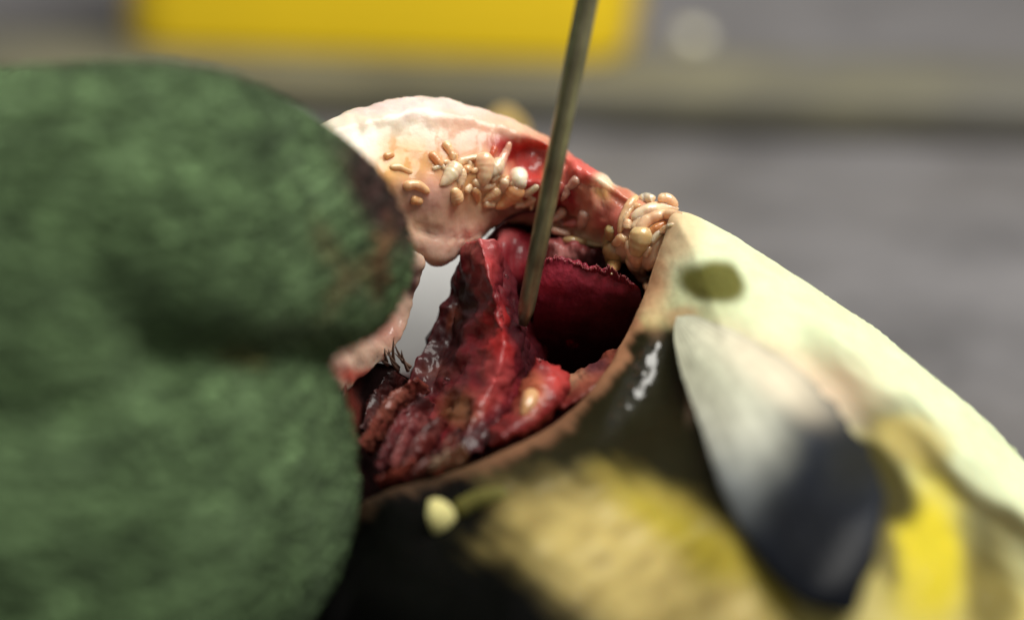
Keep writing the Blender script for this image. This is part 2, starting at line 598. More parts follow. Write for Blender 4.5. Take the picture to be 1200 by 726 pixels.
def body_color(px, py, e):
    q = np.stack([px * .012, py * .012, px * 0 + 3.1], -1)
    wx = px + 16 * fbm(q)
    wy = py + 16 * fbm(q + 9.7)
    # fibrous streaks on the flank, running down-right
    q2 = np.stack([(px * .8 + py * .6) * .018, (-px * .6 + py * .8) * .11, px * 0], -1)
    st = fbm(q2)
    c = np.broadcast_to(C_BELLY, px.shape + (3,)).copy()

    def lay(m, rgb):
        nonlocal c
        c = c + (np.asarray(rgb) - c) * np.clip(m, 0, 1)[..., None]
    c *= (1 + .07 * fbm(np.stack([px * .02, py * .02, px * 0 + 8], -1), 4))[..., None] * np.array([1, 1, 1]) 
    lay(sstep(.1, .7, fbm(np.stack([px * .011, py * .011, px * 0 + 2], -1))) * .35, lin(214, 216, 160))
    # flank boundary, below-left of the line through the fin
    line = lambda x0, y0, x1, y1: ((wx - x0) * (y1 - y0) - (wy - y0) * (x1 - x0)) / math.hypot(x1 - x0, y1 - y0)
    # positive = left/below of the line for lines going down-right (screen y down)
    s_belly = -line(780, 380, 1200, 660)      # >0 below
    lay(sstep(-75, 10, s_belly) * 0.55, lin(222, 214, 140))
    lay(sstep(-10, 40, s_belly), lin(198, 184, 112))
    # olive line along the belly edge, right of the fin
    dd = np.abs(-line(950, 425, 1210, 640))
    lay((1 - sstep(6, 46, dd + 14 * st)) * sstep(915, 990, px) * 0.9, lin(78, 68, 32))
    lay((1 - sstep(0.6, 1.4, np.hypot((wx - 1060) / 55, (wy - 520) / 32))) * 0.6, lin(196, 176, 100))
    lay(1 - sstep(0.5, 1.5, np.hypot((wx - 1085) / 52, (wy - 650) / 84)), lin(206, 188, 46))
    lay((1 - sstep(0.5, 1.5, np.hypot((wx - 1165) / 34, (wy - 690) / 66))) * 0.85, lin(98, 86, 36))
    lay(1 - sstep(0.75, 1.2, np.hypot(((wx - 1015) * .8 + (wy - 560) * .6) / 75, (-(wx - 1015) * .6 + (wy - 560) * .8) / 36)), lin(62, 56, 20))
    for (bx_, by_, brx, bry, bdeg, bk_) in [(985, 478, 46, 15, 42, .75), (1110, 552, 66, 14, 40, .7), (1150, 628, 26, 46, -20, .6), (1035, 640, 16, 60, -8, .8), (1190, 610, 40, 14, 45, .7), (1060, 470, 30, 9, 40, .35)]:
        t_ = math.radians(bdeg)
        lay((1 - sstep(.4, 1.5, np.hypot(((wx - bx_) * math.cos(t_) + (wy - by_) * math.sin(t_)) / brx, (-(wx - bx_) * math.sin(t_) + (wy - by_) * math.cos(t_)) / bry) + .3 * st)) * bk_, lin(66, 57, 24))
    # dark triangle between gill rim and fin
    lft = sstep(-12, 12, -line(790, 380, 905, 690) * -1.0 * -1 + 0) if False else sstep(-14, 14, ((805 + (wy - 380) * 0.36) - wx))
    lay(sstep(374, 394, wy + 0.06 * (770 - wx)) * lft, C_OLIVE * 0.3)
    # tan and yellow patch on the flank
    up = sstep(532, 624, wy - 0.02 * (wx - 700) + 14 * st + 16 * fbm(np.stack([px * .02, py * .02, px * 0 + 16], -1)) + np.clip(wx - 760, 0, 200) * -0.42)
    low = lft * up
    lay(low, C_TAN * (1 + 0.25 * st[..., None]) if False else C_TAN)
    lay(low * (1 - sstep(0.55, 1.35, np.hypot(((wx - 800) * .77 + (wy - 590) * .64) / 150, (-(wx - 800) * .64 + (wy - 590) * .77) / 55))) * .85, C_YEL * .62)
    q3 = np.stack([(px * .86 - py * .5) * .022, (px * .5 + py * .86) * .07, px * 0 + 4], -1)
    st3 = fbm(q3, 4)
    lay(low * sstep(0.0, 0.7, st3) * .55, lin(104, 84, 44))
    lay(low * sstep(0.1, 0.8, -st3) * .5, lin(226, 210, 160))
    lay(low * sstep(0.5, 1.5, (wx - 850) / 40) * .5, C_YEL * .7)
    # black lower left
    bl = ((606 + np.clip(wy - 640, 0, 400) * 1.1 + 24 * st + 26 * fbm(np.stack([px * .02, py * .02, px * 0 + 6], -1))) - wx)
    lay(sstep(-60, 66, bl) * sstep(520, 560, wy + .25 * (560 - wx) * 0), C_BLACK)
    # fleshy rim of the gill opening
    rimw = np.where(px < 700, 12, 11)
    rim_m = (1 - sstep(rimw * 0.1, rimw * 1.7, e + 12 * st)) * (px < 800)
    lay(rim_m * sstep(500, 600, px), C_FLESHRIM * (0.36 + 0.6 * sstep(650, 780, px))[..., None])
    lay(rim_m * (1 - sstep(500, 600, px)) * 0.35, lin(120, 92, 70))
    lay((1 - sstep(0.5, 1.5, np.hypot((wx - 764) / 22, (wy - 328) / 54))) * .8, lin(214, 168, 126))
    lay((1 - sstep(0.5, 1.4, np.hypot((wx - 800) / 22, (wy - 376) / 14))) * .6, lin(205, 150, 110))
    lay((1 - sstep(0.6, 1.5, np.hypot(((wx - 915) * .85 + (wy - 448) * .52) / 88, (-(wx - 915) * .52 + (wy - 448) * .85) / 34))) * .85, lin(222, 206, 178))
    lay((1 - sstep(0.4, 1.4, np.hypot((wx - 790) / 26, (wy - 272) / 40))) * .85, lin(232, 204, 160))
    # green spot
    lay(1 - sstep(0.7, 1.25, np.hypot(((wx - 833) * .92 + (wy - 336) * .38) / 40, (-(wx - 833) * .38 + (wy - 336) * .92) / 25)), lin(98, 96, 46))
    lay((1 - sstep(0.6, 1.6, np.hypot((wx - 905) / 120, (wy - 450) / 40))) * 0.35 * (px > 800), lin(225, 190, 160))
    return c


xs = np.concatenate([np.linspace(250, 420, 26), np.linspace(424, 735, 105), np.linspace(737, 800, 48), np.linspace(803, 1210, 135), np.linspace(1216, 1750, 60)])
yt = np.interp(xs, TP[:, 0], TP[:, 1])
NV = 130
tt = np.linspace(0, 1, NV) ** 1.7
YB = 1010.0
X = np.repeat(xs[:, None], NV, 1)
Y = yt[:, None] + (YB - yt)[:, None] * tt[None, :]
E = edge_dist(X, Y)
E[:, 0] = 0
sil = sstep(770, 870, X)
R_ = 30 + sil * 150
roll = 1.8 + sil * 7.8
ramp = np.clip(1 - E / R_, 0, 1)
D = tps(X, Y) + roll * (1 - np.sqrt(np.clip(1 - ramp ** 2, 0, 1))) - sil * 3
# fold of skin running from the fin root down past the rim, and soft fold between flank and rim
D += 0.7 * np.exp(-((E - 70) / 26) ** 2) * (1 - sil) * sstep(560, 660, X)
D -= 0.6 * np.exp(-((E - 115) / 30) ** 2) * (1 - sil) * sstep(600, 680, X)
for hx_, hy_, hr_, hh_ in [(757, 418, 11, .55), (753, 436, 12, .65), (743, 456, 9, .5), (733, 472, 8, .42), (720, 486, 7, .35), (768, 404, 7, .3)]:
    D -= hh_ * np.exp(-((X - hx_) ** 2 + (Y - hy_) ** 2) / (2 * (hr_ * .5) ** 2))
Vf = W(X, Y, D)
# back side
NB = 34
tb = np.linspace(0, 1, NB + 1)[1:] ** 2
Yb = yt[:, None] + (YB - yt)[:, None] * tb[None, :]
Xb = np.repeat(xs[:, None], NB, 1)
Eb = edge_dist(Xb, Yb)
silb = sstep(770, 870, Xb)
Rb = 46 + silb * 260
Tb = 34 + silb * 2
rb = np.clip(1 - Eb / Rb, 0, 1)
Db = D[:, :1] + Tb * np.sqrt(np.clip(1 - rb ** 2, 0, 1))
Vb = W(Xb, Yb, Db)
ALL = np.concatenate([Vb[:, ::-1], Vf], 1)
PX = np.concatenate([Xb[:, ::-1], X], 1)
PY = np.concatenate([Yb[:, ::-1], Y], 1)
EE = np.concatenate([Eb[:, ::-1] * 0, E], 1)
ncol, nrow = PX.shape
CB = body_color(PX, PY, EE).reshape(-1, 3)
V = ALL.reshape(-1, 3)
V[:, 2] = np.maximum(V[:, 2], 0.2)
F = grid_faces(ncol, nrow, True)
F.append(tuple(range(nrow - 1, -1, -1)))
F.append(tuple((ncol - 1) * nrow + j for j in range(nrow)))
bo = make('body', V, F, M_SKIN, fish, CB, None, True, disp=[(0.35, 0.12), (0.12, 0.5)])
wet = 0.05 + 0.95 * (1 - sstep(.7, 1.3, np.hypot(((PX - 745) * -.5 + (PY - 450) * .86) / 66, ((PX - 745) * .86 + (PY - 450) * .5) / 15))).ravel()
wa = bo.data.attributes.new('wet', 'FLOAT', 'POINT')
wa.data.foreach_set('value', wet)

# pectoral fin
def fin_col(px, py, u, v):
    c = paint(px, py, lin(20, 27, 40), [
        (852, 500, 96, 40, 66, lin(142, 146, 144), .7),
        (845, 450, 90, 52, 55, lin(206, 206, 188), .7),
        (815, 392, 90, 60, 35, lin(232, 234, 206), .7),
        (900, 430, 70, 24, 38, lin(228, 216, 190), .95),
        (960, 640, 90, 70, 50, lin(12, 15, 22), .6),
        (1005, 540, 40, 40, 50, lin(26, 27, 24), .8)], 4.0, 12)
    q = np.stack([u * 3.0, v * 26, u * 0], -1)
    return c * (1 + 0.18 * fbm(q))[..., None]


def body_depth(px, py):
    e = edge_dist(px, py)
    sl = sstep(770, 870, px)
    rp = np.clip(1 - e / (30 + sl * 150), 0, 1)
    return tps(px, py) + (1.8 + sl * 7.8) * (1 - np.sqrt(np.clip(1 - rp ** 2, 0, 1))) - sl * 3


def fin_warp(px, py, d, u, v):
    q = np.stack([u * 22 + 0 * v, u * 0 + v * 0 + 1.3, u * 0 + v * 0 + 2.2], -1)
    k = 9.0 * fbm(q, 3) * sstep(.55, 1, v) * sstep(.25, .5, u)
    px, py = px + k, py - k * .4
    bd_ = body_depth(px, py)
    frontm = (np.arange(px.shape[1]) < px.shape[1] // 2)[None, :]
    wu = 1 - sstep(.40, .78, u)
    near = bd_ - 0.45 - 1.3 * (1 - sstep(.25, 1.0, v)) * sstep(0, .12, u)
    want = np.where(frontm, near, bd_ + 1.5)
    return px, py, d + (want - d) * wu


pillow('pectoral_fin',
       [(784, 380, 291), (800, 440, 283), (821, 500, 275.5), (850, 580, 267.5), (885, 650, 261), (930, 700, 257), (985, 732, 256)],
       [(802, 362, 293), (872, 392, 287), (935, 430, 281), (988, 486, 274.2), (1029, 550, 266.5), (1036, 620, 261), (1015, 705, 257)],
       M_FIN, fish, nu=90, nth=64, front=lambda u: 1.2 + 1.6 * np.sin(math.pi * np.clip(u, 0, 1)) * 0.9, back=1.2, flat=0.8, ends=(0.05, 0.14), col=fin_col,
       disp=[(0.25, 0.25)], warp=fin_warp)

# inner wall of the lifted gill cover
def arch_col(px, py, u, v):
    return paint(px, py, lin(238, 194, 158), [
        (430, 150, 95, 55, 10, lin(240, 226, 204), .5),
        (500, 122, 120, 16, 3, lin(242, 216, 206), .6),
        (560, 180, 60, 40, 0, lin(236, 190, 164), .6),
        (520, 205, 75, 32, 5, lin(226, 160, 104), .6),
        (470, 195, 30, 36, 20, lin(228, 172, 104), .6),
        (540, 285, 60, 26, 0, lin(226, 180, 158), .5),
        (500, 232, 34, 24, 0, lin(224, 170, 150), .6),
        (600, 252, 46, 14, 0, lin(150, 98, 80), .6),  # shading on the underside of the wall, painted in brown
        (634, 190, 46, 26, 20, lin(196, 74, 58), .5), (668, 196, 24, 14, 35, lin(222, 128, 106), .6),
        (600, 176, 26, 15, 10, lin(182, 42, 36), .5),
        (660, 230, 27, 27, 20, lin(172, 52, 54), .55),
        (620, 215, 20, 30, 0, lin(178, 56, 48), .6),
        (682, 195, 20, 22, 30, lin(216, 100, 88), .5),
        (690, 228, 13, 20, 20, lin(214, 132, 104), .6), (652, 256, 16, 9, 10, lin(204, 118, 98), .6), (648, 206, 10, 12, 0, lin(216, 112, 84), .7), (712, 214, 18, 10, 30, lin(246, 222, 190), .5),
        (712, 228, 14, 9, 50, lin(226, 176, 96), .6),
        (736, 240, 30, 18, 30, lin(206, 124, 96), .5),
        (715, 260, 26, 22, 30, lin(190, 100, 84), .5)], 2.0, 9, .05)


def arch_warp(px, py, d, u, v):
    v = np.broadcast_to(v, px.shape)
    d = d + 2.2 * sstep(.50, .82, v) * (px < 720)                      # lower face turns under
    d = d - 0.5 * np.exp(-((v - .10) / .05) ** 2)                      # lip along the upper edge
    d = d + 2.4 * (1 - sstep(.5, 1.3, np.hypot((px - 620) / 34, (py - 186) / 22)))     # torn red notch
    d = d + 1.2 * (1 - sstep(.5, 1.3, np.hypot((px - 670) / 26, (py - 250) / 26)))
    d = d - 0.9 * (1 - sstep(.4, 1.3, np.hypot((px - 684) / 18, (py - 196) / 18)))
    d = d + 0.5 * np.exp(-((py - 272 - 6 * np.sin(px * .05)) / 3.0) ** 2) * sstep(470, 490, px) * (1 - sstep(560, 580, px))
    q = np.stack([px * .11, py * .11, px * 0], -1)
    d = d + 0.7 * fbm(q) * sstep(630, 650, px) * (1 - sstep(705, 725, px))
    return px, py, d


pillow('gill_cover',
       [(330, 190, 300), (372, 150, 301), (400, 134, 302), (440, 121, 303), (500, 114, 305), (560, 125, 306), (610, 146, 307), (650, 166, 307), (690, 193, 306), (740, 226, 304), (800, 252, 303)],
       [(370, 260, 296), (400, 240, 297), (440, 270, 298), (475, 292, 299), (496, 304, 300), (520, 309, 301), (548, 292, 303), (580, 268, 305), (625, 266, 307), (690, 292, 306), (770, 322, 303)],
       M_FLESH, fish, nu=150, nth=64, front=3.2, back=3.0, flat=0.75, ends=(0.02, 0.03), col=arch_col, disp=[(0.45, 0.3), (0.2, 1.1), (0.09, 2.4)], warp=arch_warp)

# skin strip and flap by the fingertip
def strip_col(px, py, u, v):
    return paint(px, py, lin(206, 172, 150), [(452, 385, 24, 20, 0, lin(170, 120, 104), .8), (482, 330, 10, 16, 0, lin(90, 60, 56), .6),
                                              (395, 425, 20, 14, 0, lin(226, 186, 166), .6), (420, 440, 30, 9, 10, lin(196, 96, 80), .6)], 1.0, 6, .06)


pillow('gill_membrane',
       [(470, 280, 301), (462, 320, 301), (452, 360, 300), (420, 390, 297), (372, 420, 293)],
       [(498, 300, 301), (489, 330, 301), (480, 372, 301), (458, 412, 299), (392, 470, 295)],
       M_FLESH, fish, nu=60, nth=28, front=0.4, back=0.8, ends=(0.04, 0.06), col=strip_col, disp=[(0.5, 0.4), (0.25, 1.2)])

# silvery far lining seen through the opening
pillow('far_gill_lining', [(440, 270, 322), (520, 262, 324), (620, 262, 326)], [(430, 470, 318), (520, 470, 320), (600, 440, 324)],
       M_SILVER, fish, nu=30, nth=24, front=1.5, back=1.5, flat=.6, col=lambda px, py, u, v: np.broadcast_to(lin(196, 198, 198), px.shape + (3,)).copy())

# dark bowl of the cavity
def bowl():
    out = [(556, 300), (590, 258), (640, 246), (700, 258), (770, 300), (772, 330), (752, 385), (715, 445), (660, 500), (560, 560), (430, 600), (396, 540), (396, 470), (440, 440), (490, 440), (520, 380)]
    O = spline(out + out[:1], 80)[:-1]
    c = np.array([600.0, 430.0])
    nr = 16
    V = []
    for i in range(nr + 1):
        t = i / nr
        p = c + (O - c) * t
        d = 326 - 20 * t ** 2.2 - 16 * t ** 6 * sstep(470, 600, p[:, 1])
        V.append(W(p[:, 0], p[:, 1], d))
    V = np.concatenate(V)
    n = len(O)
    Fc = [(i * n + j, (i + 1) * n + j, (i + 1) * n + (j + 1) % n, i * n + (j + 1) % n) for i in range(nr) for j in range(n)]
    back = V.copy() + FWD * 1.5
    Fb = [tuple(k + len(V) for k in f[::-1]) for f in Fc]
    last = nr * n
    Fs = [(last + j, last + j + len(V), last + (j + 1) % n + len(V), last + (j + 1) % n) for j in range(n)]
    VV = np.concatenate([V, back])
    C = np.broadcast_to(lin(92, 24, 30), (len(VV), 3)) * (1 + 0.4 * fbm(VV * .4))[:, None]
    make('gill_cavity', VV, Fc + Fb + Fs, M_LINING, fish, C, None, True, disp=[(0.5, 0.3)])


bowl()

# left dark wall of the cavity
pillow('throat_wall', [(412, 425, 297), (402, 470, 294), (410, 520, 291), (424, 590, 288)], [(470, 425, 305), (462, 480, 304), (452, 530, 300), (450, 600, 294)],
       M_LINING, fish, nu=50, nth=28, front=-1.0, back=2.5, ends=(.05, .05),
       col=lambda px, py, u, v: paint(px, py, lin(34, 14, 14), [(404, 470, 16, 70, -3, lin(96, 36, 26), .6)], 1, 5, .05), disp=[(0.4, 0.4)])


def red(base, blobs, seed, warp=7):
    return lambda px, py, u, v: paint(px, py, base, blobs, seed, warp, .06)


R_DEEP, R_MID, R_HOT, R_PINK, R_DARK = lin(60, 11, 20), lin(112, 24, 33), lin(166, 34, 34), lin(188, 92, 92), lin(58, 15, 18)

# the main red gill arch in front, with its shadowed fold beside it; right-face shadow painted in deep maroon
def sheet(name, chains, mat_, nu, nv, thick, col, disp, power=1.0, curved=False):
    """open folded sheet through several chains of (px, py, d), closed with a back 'thick' mm behind"""
    Cc = np.array([spline(c, nu) for c in chains])                    # k, nu, 3
    k = len(chains)
    t = np.linspace(0, k - 1, nv)
    i0 = np.clip(np.floor(t).astype(int), 0, k - 2)
    f_ = (t - i0)[:, None, None]
    f_ = f_ + (f_ * f_ * (3 - 2 * f_) - f_) * power
    G = Cc[i0] * (1 - f_) + Cc[i0 + 1] * f_                           # nv, nu, 3
    if curved:
        Q = np.concatenate([2 * Cc[:1] - Cc[1:2], Cc, 2 * Cc[-1:] - Cc[-2:-1]])
        a_, b_, c_, d_ = Q[i0], Q[i0 + 1], Q[i0 + 2], Q[i0 + 3]
        f_ = (t - i0)[:, None, None]
        G = 0.5 * (2 * b_ + (c_ - a_) * f_ + (2 * a_ - 5 * b_ + 4 * c_ - d_) * f_ ** 2 + (3 * b_ - a_ - 3 * c_ + d_) * f_ ** 3)
    G = G.transpose(1, 0, 2)
    fr_ = W(G[..., 0], G[..., 1], G[..., 2])
    bk_ = W(G[..., 0], G[..., 1], G[..., 2] + thick)
    ring = np.concatenate([fr_, bk_[:, ::-1]], 1)
    px = np.concatenate([G[..., 0], G[:, ::-1, 0]], 1)
    py = np.concatenate([G[..., 1], G[:, ::-1, 1]], 1)
    m_ = ring.shape[1]
    F_ = grid_faces(nu, m_)
    F_.append(tuple(range(m_ - 1, -1, -1)))
    F_.append(tuple((nu - 1) * m_ + j for j in range(m_)))
    return make(name, ring.reshape(-1, 3), F_, mat_, fish, col(px, py, None, None).reshape(-1, 3), None, True, disp=disp)


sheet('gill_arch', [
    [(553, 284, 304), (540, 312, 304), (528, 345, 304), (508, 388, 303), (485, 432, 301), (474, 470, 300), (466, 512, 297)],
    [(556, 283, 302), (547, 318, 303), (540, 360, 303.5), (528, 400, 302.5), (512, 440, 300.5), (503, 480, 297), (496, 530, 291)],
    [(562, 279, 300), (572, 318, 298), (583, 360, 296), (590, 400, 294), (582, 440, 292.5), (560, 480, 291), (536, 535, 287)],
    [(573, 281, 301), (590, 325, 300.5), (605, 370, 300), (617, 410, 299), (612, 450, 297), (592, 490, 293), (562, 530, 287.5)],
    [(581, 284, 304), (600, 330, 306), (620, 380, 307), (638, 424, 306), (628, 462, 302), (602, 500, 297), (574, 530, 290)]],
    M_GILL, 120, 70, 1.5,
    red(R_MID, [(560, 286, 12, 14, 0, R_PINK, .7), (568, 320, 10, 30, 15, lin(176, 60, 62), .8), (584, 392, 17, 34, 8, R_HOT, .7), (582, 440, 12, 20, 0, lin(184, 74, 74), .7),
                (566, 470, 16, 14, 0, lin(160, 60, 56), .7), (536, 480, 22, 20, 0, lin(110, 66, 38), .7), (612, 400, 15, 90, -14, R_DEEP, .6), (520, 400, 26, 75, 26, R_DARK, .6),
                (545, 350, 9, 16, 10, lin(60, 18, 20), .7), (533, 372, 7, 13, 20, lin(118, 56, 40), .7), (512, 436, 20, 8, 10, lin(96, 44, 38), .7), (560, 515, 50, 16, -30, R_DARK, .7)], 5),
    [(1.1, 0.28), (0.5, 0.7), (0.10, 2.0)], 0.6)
pillow('gill_fold', [(575, 275, 307), (596, 266, 308), (640, 280, 309)], [(584, 320, 306), (604, 352, 308), (640, 330, 309)], M_GILL, fish, nu=40, nth=28, front=3, back=3, ends=(.15, .15),
       col=red(lin(126, 26, 36), [(590, 276, 12, 8, 0, R_PINK, .7), (600, 340, 26, 16, 0, R_DEEP, .7)], 8), disp=[(0.7, 0.5), (0.25, 1.5)])
# red swelling by the rim
pillow('gill_fold', [(624, 414, 296), (616, 450, 293), (590, 485, 290), (562, 522, 287)], [(640, 424, 296), (668, 448, 294), (642, 486, 290.5), (588, 524, 287)], M_GILL, fish, nu=60, nth=28, front=2.4, back=3,
       ends=(.1, .2), col=red(lin(124, 30, 31), [(650, 444, 14, 14, 0, lin(180, 58, 54), .7), (620, 462, 14, 22, 20, lin(190, 104, 74), .7), (588, 506, 26, 10, -35, lin(110, 26, 26), .7)], 9), disp=[(0.8, 0.45), (0.5, 1.1), (0.2, 2.6)])
pillow('gill_fold', [(640, 452, 298), (664, 440, 299), (694, 428, 299), (724, 404, 299)], [(648, 488, 291), (678, 468, 291.5), (708, 446, 292.5), (736, 414, 295)], M_GILL, fish, nu=60, nth=24, front=0.9, back=2, ends=(.25, .25),
       col=red(lin(128, 66, 50), [(668, 446, 22, 8, -20, lin(176, 126, 98), .7), (700, 430, 12, 8, -30, lin(104, 56, 60), .7), (664, 474, 20, 8, -30, lin(110, 34, 30), .7)], 9), disp=[(0.5, 0.5), (0.3, 1.2), (0.1, 2.5)])
# lower folds
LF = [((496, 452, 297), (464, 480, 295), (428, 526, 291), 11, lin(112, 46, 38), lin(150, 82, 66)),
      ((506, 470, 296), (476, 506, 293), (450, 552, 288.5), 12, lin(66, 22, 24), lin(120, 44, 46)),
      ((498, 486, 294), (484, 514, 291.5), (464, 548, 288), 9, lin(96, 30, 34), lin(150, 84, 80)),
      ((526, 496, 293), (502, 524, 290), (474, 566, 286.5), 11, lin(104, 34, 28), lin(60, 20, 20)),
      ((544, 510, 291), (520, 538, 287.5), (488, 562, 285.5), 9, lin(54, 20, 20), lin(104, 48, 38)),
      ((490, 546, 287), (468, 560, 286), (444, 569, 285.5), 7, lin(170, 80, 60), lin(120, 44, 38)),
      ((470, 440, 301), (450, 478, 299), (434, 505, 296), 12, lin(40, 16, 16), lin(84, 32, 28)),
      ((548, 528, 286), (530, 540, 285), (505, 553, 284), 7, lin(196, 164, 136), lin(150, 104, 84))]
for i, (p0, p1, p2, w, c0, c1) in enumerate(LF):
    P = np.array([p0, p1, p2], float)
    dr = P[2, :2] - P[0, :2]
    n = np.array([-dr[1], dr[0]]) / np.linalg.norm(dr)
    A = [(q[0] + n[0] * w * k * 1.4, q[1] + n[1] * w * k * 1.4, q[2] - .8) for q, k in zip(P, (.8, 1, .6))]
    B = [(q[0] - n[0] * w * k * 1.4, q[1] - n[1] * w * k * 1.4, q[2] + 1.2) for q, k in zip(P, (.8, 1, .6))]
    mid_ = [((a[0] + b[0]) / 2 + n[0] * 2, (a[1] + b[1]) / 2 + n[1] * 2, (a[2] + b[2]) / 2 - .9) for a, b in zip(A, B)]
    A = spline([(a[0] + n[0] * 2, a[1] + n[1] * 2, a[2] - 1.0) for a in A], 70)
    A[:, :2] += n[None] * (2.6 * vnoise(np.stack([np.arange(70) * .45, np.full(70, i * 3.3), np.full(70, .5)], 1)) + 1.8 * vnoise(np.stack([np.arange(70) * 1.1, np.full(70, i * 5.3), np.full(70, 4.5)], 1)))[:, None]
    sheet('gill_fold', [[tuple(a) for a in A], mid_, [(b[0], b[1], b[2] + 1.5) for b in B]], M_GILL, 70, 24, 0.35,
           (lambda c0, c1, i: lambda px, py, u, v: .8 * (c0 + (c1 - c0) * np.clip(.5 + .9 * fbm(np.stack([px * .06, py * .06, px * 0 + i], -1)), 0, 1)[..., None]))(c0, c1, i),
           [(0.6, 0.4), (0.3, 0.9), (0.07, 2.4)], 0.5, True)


# comb of fine gill filaments: the plum coloured flap to the right of the probe
def comb(name, tips, roots, n, rad, c_root, c_mid, c_tip, jit=4.0, bow=2.5, seed=1):
    rnd = random.Random(seed)
    Tt, Rr = spline(tips, n), spline(roots, n)
    VV, FF, CC = [], [], []
    base = 0
    m = 12
    for i in range(n):
        t = Tt[i] + np.array([rnd.uniform(-1, 1), rnd.uniform(-jit, jit) + 5.5 * float(vnoise(np.array([i * .13, seed, .5]))) + 2.5 * float(vnoise(np.array([i * .4, seed, 2.5]))), rnd.uniform(-.2, .2)])
        r = Rr[i]
        s = np.linspace(0, 1, m)
        px = r[0] + (t[0] - r[0]) * s + 0.6 * np.sin(s * 5 + i * .7)
        py = r[1] + (t[1] - r[1]) * s
        d = r[2] + (t[2] - r[2]) * s - bow * np.sin(math.pi * s ** 1.3)
        rr = rad * (1.15 - 0.45 * s ** 3) * rnd.uniform(.85, 1.15)
        rr[-1] *= .3
        v, f = tube(W(px, py, d), rr, 6)
        VV.append(v)
        FF += [tuple(k + base for k in q) for q in f]
        base += len(v)
        ss = np.repeat(s, 6)[:, None]
        k = rnd.uniform(.9, 1.1) * (1 + .25 * float(vnoise(np.array([i * .09, 7.7, seed]))))
        c = np.where(ss < .85, c_root + (c_mid - c_root) * (ss / .85), c_mid + (c_tip - c_mid) * np.clip((ss - .85) / .15, 0, 1) ** 1.5)
        CC.append(c * k)
    return make(name, np.concatenate(VV), FF, M_GILLF, fish, np.concatenate(CC), None, True)


def flap_col(px, py, u, v):
    q = np.stack([px * .22 + .05 * py, py * .018, px * 0 + 2], -1)
    c = paint(px, py, lin(118, 22, 44), [(690, 415, 80, 44, -10, lin(52, 8, 18), .8), (735, 360, 26, 30, 0, lin(80, 14, 28), .7), (640, 330, 20, 20, 0, lin(168, 44, 62), .8),
                                         (690, 322, 60, 12, 8, lin(164, 48, 66), .8)], 7.0, 10, .05)
    return c * (1 + .22 * fbm(q))[..., None]


def jag(row):
    P = spline(row, 90)
    n_ = np.array([4.0 * float(vnoise(np.array([i * .35, 1.5, 3.5]))) + 2.2 * float(vnoise(np.array([i * .9, 4.5, 1.5]))) for i in range(90)])
    P[:, 1] += n_
    return [tuple(p) for p in P]


sheet('gill_flap', [
    jag([(632, 314, 303), (645, 305, 302), (665, 306, 301.2), (690, 312, 300.8), (716, 318, 300.8), (750, 338, 301.5)]),
    [(628, 345, 303), (645, 338, 302), (668, 340, 301.5), (692, 345, 301.3), (718, 349, 301.8), (752, 357, 302.5)],
    [(624, 385, 306), (642, 379, 305), (668, 382, 305), (694, 383, 305), (720, 380, 305), (750, 374, 305)],
    [(626, 424, 312), (645, 430, 312), (670, 432, 312), (696, 428, 311), (720, 412, 309), (747, 390, 307)]],
    M_GILLF, 180, 60, 0.8, flap_col, [(0.5, 0.22), (0.12, 0.9)], 0.9, True)
o = comb('filament_comb', [(632, 312, 302.6), (645, 303, 301.7), (665, 304, 301), (690, 310, 300.3), (716, 316, 300.3), (742, 331, 300.8)],
         [(632, 325, 303.4), (645, 316, 302.4), (665, 316, 301.7), (690, 321, 301.3), (716, 326, 301.2), (742, 340, 301.8)],
         150, 0.075, lin(120, 28, 46), lin(136, 44, 58), lin(196, 126, 128), 1.3, 0.0, 3)
o['kind'] = 'stuff'
pillow('gill_fold', [(626, 282, 306), (650, 282, 305), (676, 284, 305), (700, 290, 305.5), (722, 300, 306)],
       [(630, 340, 309), (655, 345, 308), (680, 345, 308), (702, 345, 308), (722, 340, 308)], M_GILL, fish, nu=60, nth=30, front=1.6, back=2, ends=(.1, .1),
       col=red(lin(150, 70, 70), [(665, 298, 40, 8, 5, lin(196, 124, 118), .6), (705, 320, 24, 40, 0, R_DARK, .6)], 12, 9), disp=[(0.8, 0.7), (0.5, 1.4), (0.2, 3)])

# dark gill rakers at the left of the opening
VV, FF, base = [], [], 0
rnd = random.Random(4)
for i in range(10):
    bx, by = 454 + i * 2.8 + rnd.uniform(-2, 2), 428 + rnd.uniform(-6, 8)
    ang = math.radians(rnd.uniform(80, 150))
    L_ = rnd.uniform(14, 30)
    s = np.linspace(0, 1, 7)
    px = bx + math.cos(ang) * L_ * s + 3 * s * s
    py = by - math.sin(ang) * L_ * s
    v, f = tube(W(px, py, 299 - 1.5 * s + s * 0), .2 * (1 - s * .85), 6)
    VV.append(v)
    FF += [tuple(k + base for k in q) for q in f]
    base += len(v)
VV = np.concatenate(VV)
o = make('gill_raker', VV, FF, M_LINING, fish, np.broadcast_to(lin(124, 98, 84), VV.shape).copy(), None, False)
o['kind'] = 'stuff'

# small yellowish fin lobe peeping over the gill cover
pillow('far_fin', [(560, 150, 345), (578, 128, 346), (598, 124, 346), (622, 146, 345)], [(560, 175, 345), (580, 175, 345), (605, 175, 345), (625, 175, 345)], M_SKIN, fish, nu=24, nth=16, front=1.2, back=1.2,
       col=lambda px, py, u, v: np.broadcast_to(lin(170, 146, 92), px.shape + (3,)).copy())
# ------------------------------------------------------------------ things lying on the gill
allv, allf, b0 = [], [], 0
for v, f in SURF:
    allv += [Vector(p) for p in v]
    allf += [tuple(k + b0 for k in q) for q in f]
    b0 += len(v)
BVH = BVHTree.FromPolygons(allv, allf)


